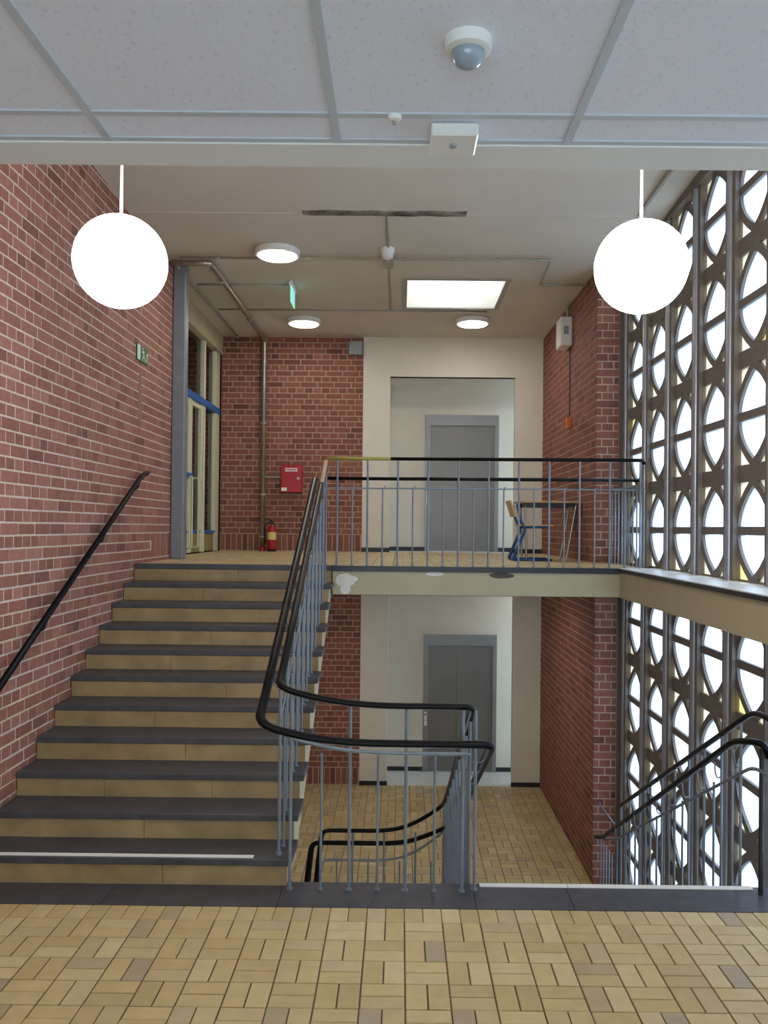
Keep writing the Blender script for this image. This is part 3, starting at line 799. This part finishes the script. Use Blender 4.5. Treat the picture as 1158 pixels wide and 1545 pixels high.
hw = thing('wall_handrail', (-2.4, 6.5, 1.0), 'black handrail fixed along the left brick wall above the stairs', 'handrail')
nh = lambda y: 2.565 + (y - 7.80) * SL
pts = fillet([(-2.40, 4.3, nh(4.3)), (-2.40, 7.76, nh(7.76)), (-2.40, 7.95, 2.585), (-2.44, 8.0, 2.57)], [.12, .05], 8)
MB().sweep(pts, .046, .042).build('rail', blackM, hw, smooth='all')
for y in (4.6, 5.7, 6.8, 7.7): MB().sweep(fillet([(-2.485, y, nh(y) - .10), (-2.42, y, nh(y) - .10), (-2.40, y, nh(y) - .02)], .03), .014, n=8, upv=(0, 1, 0)).build('bracket', darktrimM, hw, smooth='all')

# ------------------------------------------------------------------ lamps
def globe(x, y, z, label):
    t = thing('globe_lamp', (x, y, z), label, 'lamp', 'hanging globe lamps')
    r = .2
    prof = [(r * math.sin(math.pi * k / 24) + .0005, -r * math.cos(math.pi * k / 24)) for k in range(25)]
    MB().lathe((x, y, z), prof, 36).build('globe', globeM, t, smooth='all')
    zc = 4.905 + (7.5 - y) * .0538
    MB().cyl((x, y, z + r + .02), (x, y, zc), .007, 8).build('rod', whplM, t, smooth=True)
    MB().lathe((x, y, z + r - .012), [(.02, 0), (.02, .014), (.014, .02), (.010, .026)], 20).build('collar', whplM, t, smooth=True)
    MB().lathe((x, y, zc - .05), [(.02, 0), (.05, .02), (.05, .05)], 20).build('canopy', whplM, t, smooth=True)
globe(-1.234, 3.65, 3.233, 'glowing white globe lamp hanging beside the left brick wall')
globe(1.043, 3.65, 3.231, 'glowing white globe lamp hanging beside the concrete lattice window')
def disc(x, y, z, label, grp='round ceiling lamps'):
    t = thing('ceiling_lamp', (x, y, z), label, 'lamp', grp)
    MB().lathe((x, y, z - .075), [(.205, .0), (.226, .006), (.226, .06), (.21, .075)], 40).build('housing', whplM, t, smooth=True)
    MB().lathe((x, y, z - .088), [(.12, 0), (.185, .004), (.202, .016), (.202, .02)], 40).build('diffuser', discM, t, smooth=True)
disc(-1.268, 8.46, ZCE, 'round flush ceiling lamp beside the conduit nearest the ceiling scar')
disc(-1.325, 11.30, ZCE, 'round flush ceiling lamp near the brick back wall')
disc(.951, 11.22, ZCE, 'round flush ceiling lamp between skylight and lift lobby')
disc(-1.2, 10.2, 1.45, 'added round flush lamp under the landing before the brick back wall', 'added lamps under the landing')  # this lamp and the next are unseen, added to light the lower floor
disc(.9, 10.2, 1.45, 'added round flush lamp under the landing before the lower lift door', 'added lamps under the landing')

# ------------------------------------------------------------------ pipes and conduits under the ceiling
def tubeobj(name, pts, d, mt, label, cat, rad=.05, clips=(), group=None):
    P = fillet(pts, rad, 6)
    t = thing(name, P[0], label, cat, group)
    MB().sweep(P, d, n=10, upv=(.3, .2, .93)).build('tube', mt, t, smooth='all')
    for c, ax in clips:
        c = Vector(c); a = Vector((1, 0, 0)) if ax == 'x' else Vector((0, 1, 0)) if ax == 'y' else Vector((0, 0, 1))
        MB().cyl(c - a * .014, c + a * .014, d * .72, 10).build('clip', conduitM, t, smooth=True)
    return t
zc_ = ZCE - .014
tubeobj('riser_pipe', [(-2.40, 8.72, 4.83), (-2.01, 8.72, 4.83), (-2.015, 12.27, 4.83), (-2.015, 12.27, ZU + .02)], .068, galvM,
        'galvanised riser pipe running under the ceiling and down the back wall', 'pipe', .07,
        [((-2.015, 9.3, 4.83), 'y'), ((-2.015, 11.05, 4.83), 'y'), ((-2.015, 12.27, 2.55), 'z'), ((-2.015, 12.27, 1.93), 'z'), ((-2.015, 12.27, 3.6), 'z')])
pp = bpy.data.objects['riser_pipe']
MB().lathe((-2.015, 12.27, ZU + .0), [(.05, 0), (.05, .05), (.036, .06)], 16).build('floor_collar', redM, pp, smooth=True)
MB().cyl((-2.0, 12.27, 2.805), (-1.752, 12.27, 2.805), .02, 10).build('branch', galvM, pp, smooth=True)
for y in (9.0, 9.75, 11.2): MB().cyl((-2.015, y, 4.85), (-2.015, y, ZCE), .006, 6).build('hanger', conduitM, pp)
tubeobj('conduit', [(-2.41, 8.75, 4.86), (-2.41, 12.3, 4.86)], .035, conduitM, 'grey conduit running beside the lintel of the glazed door', 'conduit', .05,
        [((-2.41, 9.2 + .6 * k, 4.86), 'y') for k in range(6)])
tubeobj('conduit', [(-2.30, 8.62, ZCE - .045), (1.53, 8.60, ZCE - .045), (1.56, 9.47, ZCE - .045), (2.09, 9.47, ZCE - .045)], .028, conduitM, 'long grey conduit crossing the ceiling and stepping round the skylight', 'conduit', .05,
        [((-1.9 + .48 * k, 8.61, ZCE - .045), 'x') for k in range(7)] + [((1.4, 8.6, ZCE - .045), 'x'), ((1.7, 9.47, ZCE - .045), 'x')])
tubeobj('conduit', [(-2.38, 9.69, zc_), (-1.30, 9.69, zc_)], .022, conduitM, 'short grey conduit leading to the hanging exit sign', 'conduit', .05, [((-2.2, 9.69, zc_), 'x'), ((-1.8, 9.69, zc_), 'x'), ((-1.38, 9.69, zc_), 'x')])
tubeobj('conduit', [(-2.38, 10.80, zc_), (1.10, 10.80, zc_)], .02, conduitM, 'thin grey conduit crossing the ceiling behind the skylight', 'conduit', .05, [((-2.2 + .5 * k, 10.80, zc_), 'x') for k in range(7)])
tubeobj('conduit', [(-.14, 7.55, ZCE - .011), (-.14, 8.34, ZCE - .011)], .02, conduitM, 'short thin conduit from the ceiling scar to the smoke detector', 'conduit', .05, [((-.14, 8.0, ZCE - .011), 'y')])
tubeobj('conduit', [(-.14, 8.90, ZCE - .011), (-.14, 10.76, ZCE - .011)], .02, conduitM, 'thin conduit from the smoke detector towards the lift lobby', 'conduit', .05, [((-.14, 9.6, ZCE - .011), 'y')])
dt = thing('smoke_detector', (-.15, 8.42, ZCE), 'white smoke detector with its junction box under the ceiling', 'detector')
MB().lathe((-.15, 8.42, ZCE - .11), [(.03, 0), (.055, .015), (.06, .06), (.07, .075), (.07, .11)], 24).build('detector_head', whplM, dt, smooth=True)
MB().bbox(-.2, -.09, 8.635, 8.86, ZCE - .07, ZCE, .006).build('junction_box', conduitM, dt)
MB().bbox(-.215, -.20, 8.635, 8.88, ZCE - .05, ZCE, .003).build('bracket', galvM, dt)

# ------------------------------------------------------------------ signs and boxes
ex = thing('hanging_exit_sign', (-1.27, 9.7, ZCE), 'lit green exit sign panel hanging under the ceiling', 'sign')
MB().bbox(-1.30, -1.25, 9.55, 9.92, ZCE - .05, ZCE, .006).build('housing', whplM, ex)
MB().bbox(-1.283, -1.27, 9.57, 9.90, ZCE - .235, ZCE - .05, .003).build('panel', tealM, ex)
es = thing('exit_sign', (XL, 7.95, 3.72), 'green and white running figure exit sign on the left brick wall', 'sign')
MB().bbox(XL + .004, XL + .014, 7.78, 8.12, 3.63, 3.79, .002).build('plate', greenM, es)
fx = XL + .0155
bx(fx - .002, fx, 7.79, 7.875, 3.64, 3.78).build('door_mark', signwM, es)
def flat(poly, name, mt, par): MB().plate(poly, [], lambda u, v: (fx - .002, u, v), lambda u, v: (fx, u, v)).build(name, mt, par)
def limb(a, b, w):
    a, b = Vector(a), Vector(b); n_ = Vector((-(b - a).y, (b - a).x)).normalized() * w / 2
    return [tuple(a + n_), tuple(b + n_), tuple(b - n_), tuple(a - n_)]
run = MB()
for poly in (limb((7.96, 3.745), (7.985, 3.695), .026), limb((7.985, 3.70), (7.95, 3.675), .015), limb((7.95, 3.675), (7.945, 3.645), .013), limb((7.985, 3.70), (8.015, 3.672), .015), limb((8.015, 3.672), (8.045, 3.65), .013),
             limb((7.96, 3.742), (7.93, 3.725), .011), limb((7.96, 3.742), (8.0, 3.735), .011), [(7.952 + .011 * math.cos(k * .63), 3.763 + .011 * math.sin(k * .63)) for k in range(10)]):
    run.plate(poly, [], lambda u, v: (fx - .002, u, v), lambda u, v: (fx, u, v))
run.build('running_figure', signwM, es)
flat([(8.06, 3.72), (8.085, 3.745), (8.11, 3.72), (8.094, 3.72), (8.094, 3.66), (8.076, 3.66), (8.076, 3.72)], 'arrow', signwM, es)

hb = thing('fire_hose_box', (-1.58, YB, 2.58), 'red wall box with white label beside the riser pipe', 'box')
MB().bbox(-1.745, -1.43, 12.17, YB, 2.58, 2.98, .012).build('cabinet', redM, hb)
bx(-1.675, -1.50, 12.165, 12.171, 2.885, 2.935).build('label_plate', whplM, hb)
bx(-1.73, -1.65, 12.165, 12.171, 2.60, 2.65).build('sticker', whplM, hb)
bx(-1.665, -1.51, 12.163, 12.166, 2.903, 2.917).build('lettering', redM, hb)
MB().cyl((-1.485, 12.145, 2.785), (-1.485, 12.17, 2.785), .018, 12).build('lock', galvM, hb)
fe_ = thing('fire_extinguisher', (-1.86, 12.16, ZU), 'red fire extinguisher standing beside the riser pipe', 'extinguisher')
MB().lathe((-1.86, 12.16, ZU), [(.06, 0), (.065, .012), (.065, .30), (.055, .345), (.03, .375), (.024, .39)], 24).build('cylinder', redM, fe_, smooth=True)
MB().lathe((-1.86, 12.16, ZU - .0), [(.067, 0), (.067, .03)], 24).build('foot_ring', blackM, fe_, smooth=True)
MB().lathe((-1.86, 12.16, ZU + .17), [(.0658, 0), (.0658, .11)], 24).build('label_band', yellowM, fe_, smooth=True)
MB().bbox(-1.885, -1.835, 12.14, 12.18, ZU + .38, ZU + .44, .006).build('valve', darktrimM, fe_)
MB().sweep([(-1.86, 12.16, ZU + .44), (-1.90, 12.15, ZU + .475), (-1.95, 12.15, ZU + .47)], .02, n=8).build('lever', darktrimM, fe_, smooth='all')
MB().sweep(fillet([(-1.88, 12.15, ZU + .42), (-1.96, 12.14, ZU + .40), (-1.95, 12.12, ZU + .1)], .08), .018, n=8, upv=(0, 1, 0)).build('hose', blackM, fe_, smooth='all')
eb = MB().bbox(-.775, -.575, 12.25, YB, 4.62, 4.82, .01).build('wall_vent_box', greyplM)
tag(eb, 'small pale grey box high on the brick back wall', 'box')
ab = thing('alarm_box', (XR, 10.4, 4.3), 'white alarm box high on the right brick wall', 'box')
MB().bbox(XR - .15, XR - .004, 10.25, 10.55, 4.34, 4.70, .012).build('housing', whplM, ab)
bx(XR - .11, XR - .05, 10.244, 10.251, 4.48, 4.58).build('grille', greyplM, ab)
MB().cyl((XR - .04, 10.4, 4.7), (XR - .04, 10.4, ZCE), .016, 8).build('conduit', conduitM, ab)
cb = thing('alarm_button', (XR, 10.31, 3.36), 'orange alarm button with cable on the right brick wall', 'button')
MB().bbox(XR - .06, XR - .004, 10.26, 10.36, 3.33, 3.46, .008).build('button', orangeM, cb)
MB().cyl((XR - .02, 10.31, 3.46), (XR - .02, 10.31, 4.34), .007, 6).build('cable', darktrimM, cb)

ps = thing('motion_sensor', (.137, 1.80, ZS), 'round white motion sensor with grey dome on the suspended ceiling', 'sensor')
MB().lathe((.137, 1.80, ZS - .022), [(.040, 0), (.050, .004), (.052, .014), (.052, .028)], 32).build('ring', whplM, ps, smooth=True)
MB().lathe((.137, 1.80, ZS - .055), [(.002, 0), (.016, .002), (.028, .010), (.035, .022), (.037, .036)], 32).build('dome', lensM, ps, smooth='all')
sb = thing('ceiling_alarm', (.132, 2.22, ZS), 'small white square alarm box at the edge of the suspended ceiling', 'alarm')
MB().bbox(.071, .194, 2.160, 2.285, ZS - .03, ZS + .004, .004).build('housing', whplM, sb)
MB().lathe((.132, 2.215, ZS - .04), [(.004, 0), (.009, .003), (.011, .012)], 14).build('lens', greyplM, sb, smooth=True)
sp = thing('sprinkler_head', (-.024, 2.127, ZS), 'small white ceiling button sensor on the grid bar', 'sensor')
MB().lathe((-.024, 2.127, ZS - .012), [(.009, 0), (.017, .003), (.019, .013)], 20).build('plate', whplM, sp, smooth=True)
MB().lathe((-.024, 2.127, ZS - .02), [(.004, 0), (.006, .009)], 12).build('tip', greyplM, sp, smooth=True)

# ------------------------------------------------------------------ table and chair on the landing
tb = thing('school_table', (1.72, 9.85, ZU), 'small school table with steel legs against the right brick wall', 'table')
MB().bbox(1.37, 2.085, 9.62, 10.14, ZU + .665, ZU + .69, .006).build('tabletop', tableM, tb)
MB().box(1.42, 2.03, 9.68, 9.71, ZU + .62, ZU + .665).box(1.42, 2.03, 10.05, 10.08, ZU + .62, ZU + .665).build('apron', darktrimM, tb)
for y in (9.695, 10.065):
    MB().cyl((1.47, y, ZU), (1.455, y, ZU + .64), .014, 10).build('leg', galvM, tb, smooth=True)
    MB().cyl((1.93, y, ZU), (2.04, y, ZU + .64), .014, 10).build('leg', galvM, tb, smooth=True)
ch = thing('school_chair', (1.45, 9.6, ZU), 'blue framed school chair with wooden backrest pushed under the table', 'chair')
for y in (9.45, 9.82):
    MB().sweep(fillet([(1.72, y, ZU + .014), (1.275, y, ZU + .014), (1.42, y, ZU + .36), (1.36, y, ZU + .46), (1.325, y, ZU + .64)], [.03, .04, .1], 6), .03, n=10, upv=(0, 1, 0)).build('side_frame', chairblueM, ch, smooth='all')
    MB().sweep([(1.40, y, ZU + .38), (1.68, y, ZU + .385)], .028, n=10).build('seat_rail', chairblueM, ch, smooth='all')
    MB().sweep([(1.30, y, ZU + .03), (1.42, y, ZU + .34)], .02, n=8).build('strut', chairblueM, ch, smooth='all')
MB().sweep([(1.30, 9.45, ZU + .014), (1.30, 9.82, ZU + .014)], .028, n=10).build('cross_bar', chairblueM, ch, smooth='all')
MB().bbox(1.36, 1.74, 9.44, 9.83, ZU + .395, ZU + .412, .006).build('seat', woodM, ch)
MB().prism_x([(0, 0)] * 0 or [(9.43, ZU + .50), (9.84, ZU + .50), (9.84, ZU + .685), (9.43, ZU + .685)], 1.30, 1.318).build('backrest', woodM, ch)
for v in bpy.data.objects['backrest'].data.vertices:
    v.co.x += -.06 * (v.co.z - .5) / .18
